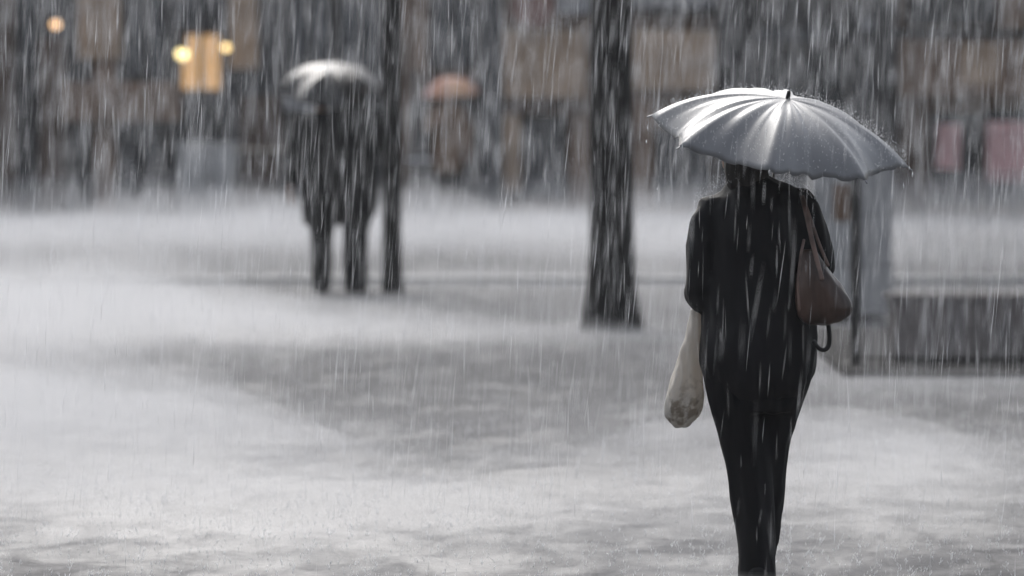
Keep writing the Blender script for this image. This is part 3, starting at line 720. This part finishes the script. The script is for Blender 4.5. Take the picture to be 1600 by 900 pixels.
def add_translucent(m, f=.5):
    n = m.node_tree.nodes; l = m.node_tree.links; p = n['Principled BSDF']
    t = n.new('ShaderNodeBsdfTranslucent'); t.inputs[0].default_value = (.95, .96, .98, 1); mx = n.new('ShaderNodeMixShader'); mx.inputs[0].default_value = f
    l.new(p.outputs[0], mx.inputs[1]); l.new(t.outputs[0], mx.inputs[2]); l.new(mx.outputs[0], n['Material Output'].inputs[0])
add_translucent(M['rain'], .8)
def translucent_tint(m, f, c):
    add_translucent(m, f)
    [x for x in m.node_tree.nodes if x.type == 'BSDF_TRANSLUCENT'][0].inputs[0].default_value = (*c, 1)
translucent_tint(M['plastic'], .3, (.74, .69, .62))
ca, sa = math.cos(PITCH), math.sin(PITCH)
def place(n, ymin, ymax, power, pymin=-60, pymax=930):
    u = rng.random(n); Y = (ymin ** power + u * (ymax ** power - ymin ** power)) ** (1 / power)
    px = rng.uniform(-250, 1850, n); py = rng.uniform(pymin, pymax, n)
    dy = F * ca + (450 - py) * sa; dz = -F * sa + (450 - py) * ca
    X = (px - 800) * Y / dy; Z = CAMH + dz * Y / dy
    return X, Y, Z
def rain(name, n, ymin, ymax, power, lmin, lmax, rmin, rmax):
    X, Y, Z = place(n, ymin, ymax, power)
    wx, wy = woman.location.x, woman.location.y
    uc_ = ctr
    ok = (Z > .02) & ~((np.hypot(X - wx, Y - wy) < .30) & (Z < 1.5)) & ~((np.hypot(X - uc_.x, Y - uc_.y) < .5) & (Z < 1.82))
    ok &= ~((np.hypot(X - (-1.5), Y - cY) < .55) & (Z < 2.0))
    X, Y, Z = X[ok], Y[ok], Z[ok]; n = len(X)
    sl = rng.normal(.055, .05, n); D = np.stack([sl, rng.normal(0, .05, n), np.ones(n)], 1); D /= np.linalg.norm(D, axis=1)[:, None]
    L = rng.uniform(lmin, lmax, n) * rng.uniform(.6, 1.2, n); RAD = rmin + (rmax - rmin) * rng.random(n) ** 3
    return drop_mesh(name, np.stack([X, Y, Z], 1), D, L, RAD, M['rain'])
rain('rain', 260, 13.5, 17, 1.8, .07, .22, .0004, .0014)
rain('rain', 1500, 17, 20.1, 1.8, .05, .2, .0003, .0009)
rain('rain', 14500, 20.8, 37, 1.8, .09, .32, .0004, .0013)
rain('rain', 7000, 50, 69, 1.6, .25, .7, .002, .006)

# splashes: crowns of droplets thrown up from the paving
n = 7000
py = rng.uniform(350, 960, n) ; px = rng.uniform(-250, 1850, n)
dy = F * ca + (450 - py) * sa; dz = -F * sa + (450 - py) * ca
tt = -CAMH / dz; GX = (px - 800) * tt; GY = dy * tt
K = 6
GX, GY = np.repeat(GX, K), np.repeat(GY, K)
ang = rng.uniform(0, 2 * math.pi, n * K); out = rng.uniform(.15, .9, n * K)
D = np.stack([np.cos(ang) * out, np.sin(ang) * out, np.ones(n * K)], 1); D /= np.linalg.norm(D, axis=1)[:, None]
L = rng.uniform(.005, .020, n * K); hgt = rng.uniform(0, .05, n * K) * (rng.random(n * K) ** 1.5)
gz = np.where(GY > 49.5, .06, 0.0)
P = np.stack([GX, GY, gz + L * .5], 1) + D * hgt[:, None]
okk = GY < 70.5
drop_mesh('splashes', P[okk], D[okk], L[okk], rng.uniform(.0006, .0017, n * K)[okk], M['rain'])

# drips from the umbrella rim and spray bouncing off the umbrella and the shoulders
Q, DD, LL, RR = [], [], [], []
for (a, b) in ((1012, 200), (1010, 221), (1027, 296), (1421, 262), (1426, 272), (1412, 290), (1347, 280), (1066, 230), (1201, 268), (1206, 300)):
    p = at(a, b, WY - .05 + rnd.uniform(-.2, .1)); Q.append(p); DD.append((rnd.uniform(-.1, .1), 0, 1)); LL.append(rnd.uniform(.014, .03)); RR.append(rnd.uniform(.002, .0035))
for _ in range(1500):
    u = rnd.random() * 2 * math.pi; r_ = .46 * math.sqrt(rnd.random())
    lx, ly = r_ * math.cos(u), r_ * math.sin(u)
    lp = Vector((lx, ly, .16 * (1 - (r_ / .46) ** 1.9) + abs(rnd.gauss(0, .018)))); lp.rotate(q) if False else None
    p = ctr + (q_um := Vector((0, 0, 1)).rotation_difference(Vector((math.sin(R(9.7)), -math.sin(R(13.0)), 1)).normalized())) @ lp
    Q.append(p); DD.append((rnd.gauss(0, .6), rnd.gauss(0, .6), 1)); LL.append(rnd.uniform(.003, .012)); RR.append(rnd.uniform(.0005, .0012))
for _ in range(500):
    s_ = rnd.choice((-1, 1)); f = rnd.random()
    x_ = (-.08 - .15 * f) if s_ < 0 else (.08 + .13 * f)
    z_ = 1.435 - .075 * f ** 1.5 + abs(rnd.gauss(0, .02))
    p = Vector((woman.location.x + x_, woman.location.y + rnd.uniform(-.07, .05), z_))
    Q.append(p); DD.append((rnd.gauss(0, .6), rnd.gauss(0, .6), 1)); LL.append(rnd.uniform(.003, .012)); RR.append(rnd.uniform(.0005, .0012))
DD = np.array(DD, float); DD /= np.linalg.norm(DD, axis=1)[:, None]
drop_mesh('water_drops', np.array([tuple(p) for p in Q]), DD, np.array(LL), np.array(RR), M['rain'])

# mist of rebounding spray: one closed bank of uneven height hugging the paving
BL = [  # picture-plane centre and spread on the ground, height in metres
    (80, 515, 340, 32, .27), (-150, 490, 260, 40, .12), (560, 526, 240, 14, .05), (900, 532, 240, 10, .02), (950, 521, 90, 6, .03),
    (20, 715, 330, 55, .33), (-150, 690, 300, 90, .10), (520, 780, 380, 36, .08), (1000, 740, 220, 35, .05), (1400, 735, 180, 45, .09),
    (1180, 690, 200, 50, .035), (300, 850, 500, 50, .025), (1400, 800, 300, 40, .04), (850, 850, 340, 30, .015), (1450, 606, 230, 14, .03),
    (100, 378, 700, 16, .10), (800, 372, 700, 15, .14), (1150, 400, 200, 20, .08), (700, 446, 300, 5, .04), (1180, 950, 240, 70, .035)]
def mist_h(px, py, x, y):
    h = .008
    for (cx_, cy_, sx, sy, hh) in BL:
        h += hh * math.exp(-((px - cx_) / sx) ** 2 - ((py - cy_) / sy) ** 2)
    nn = noise.noise(Vector((x * .8, y * .35, 0))) + .6 * noise.noise(Vector((x * 2.4, y * .9, 5))) + .35 * noise.noise(Vector((x * 6, y * 2.2, 9)))
    return h * max(.12, 1 + .85 * nn) 
def mist_bank(kf, off):
    rows = list(np.linspace(345, 470, 60)) + list(np.linspace(473, 1010, 110)); cols = np.linspace(-600, 2200, 170)
    bm = bmesh.new(); top = []; bot = []
    for py_ in rows:
        y = ground(800, py_).y; y = min(y, 70.6 + (345 - py_) * .001); rt_, rb_ = [], []
        for px_ in cols:
            x = (px_ - 800) * y / F
            base = .06 if y > 49.5 else 0
            rt_.append(bm.verts.new((x, y, base + .008 + kf * mist_h(px_, py_, x + off, y + off)))); rb_.append(bm.verts.new((x, y, -.06)))
        top.append(rt_); bot.append(rb_)
    nr, nc = len(rows), len(cols)
    for i in range(nr - 1):
        for j in range(nc - 1):
            bm.faces.new((top[i][j], top[i][j + 1], top[i + 1][j + 1], top[i + 1][j])); bm.faces.new((bot[i][j], bot[i + 1][j], bot[i + 1][j + 1], bot[i][j + 1]))
    for j in range(nc - 1):
        bm.faces.new((top[0][j], bot[0][j], bot[0][j + 1], top[0][j + 1])); bm.faces.new((top[-1][j], top[-1][j + 1], bot[-1][j + 1], bot[-1][j]))
    for i in range(nr - 1):
        bm.faces.new((top[i][0], top[i + 1][0], bot[i + 1][0], bot[i][0])); bm.faces.new((top[i][-1], bot[i][-1], bot[i + 1][-1], top[i + 1][-1]))
    return bm
def vol_mat(name, color, density, aniso):
    m = bpy.data.materials.new(name); m.use_nodes = True
    n = m.node_tree.nodes; l = m.node_tree.links; n.remove(n['Principled BSDF'])
    pv = n.new('ShaderNodeVolumePrincipled'); pv.inputs['Color'].default_value = (*color, 1); pv.inputs['Density'].default_value = density; pv.inputs['Anisotropy'].default_value = aniso
    l.new(pv.outputs[0], n['Material Output'].inputs['Volume'])
    return m
spray = vol_mat('rebounding_spray', (.99, .99, 1.0), .125, .0)
for kf, off in ((.35, 0), (.75, 13), (1.25, 31), (2.1, 47)):
    struct(obj('spray_mist', mist_bank(kf, off), spray), 'stuff')
bm = bmesh.new()
wv = [[bm.verts.new((x_, y_, z_)) for (y_, z_) in ((48, -.07), (70.9, -.07), (70.9, .62), (66, .48), (58, .26), (53, .13), (48, .0))] for x_ in (-14, 14)]
bm.faces.new(wv[0]); bm.faces.new(wv[1][::-1])
for i in range(7): bm.faces.new((wv[0][i], wv[1][i], wv[1][(i + 1) % 7], wv[0][(i + 1) % 7]))
bmesh.ops.triangulate(bm, faces=bm.faces)
struct(obj('low_mist', bm, vol_mat('settled_mist', (.98, .985, 1.0), .07, .0)), 'stuff')
# even haze of fine rain round the camera and the whole scene
bm = bmesh.new(); box(bm, -70, 70, -26, 82, -1, 22)
struct(obj('haze', bm, vol_mat('fine_rain_air', (.97, .98, 1.0), .0004, .2)), 'stuff')
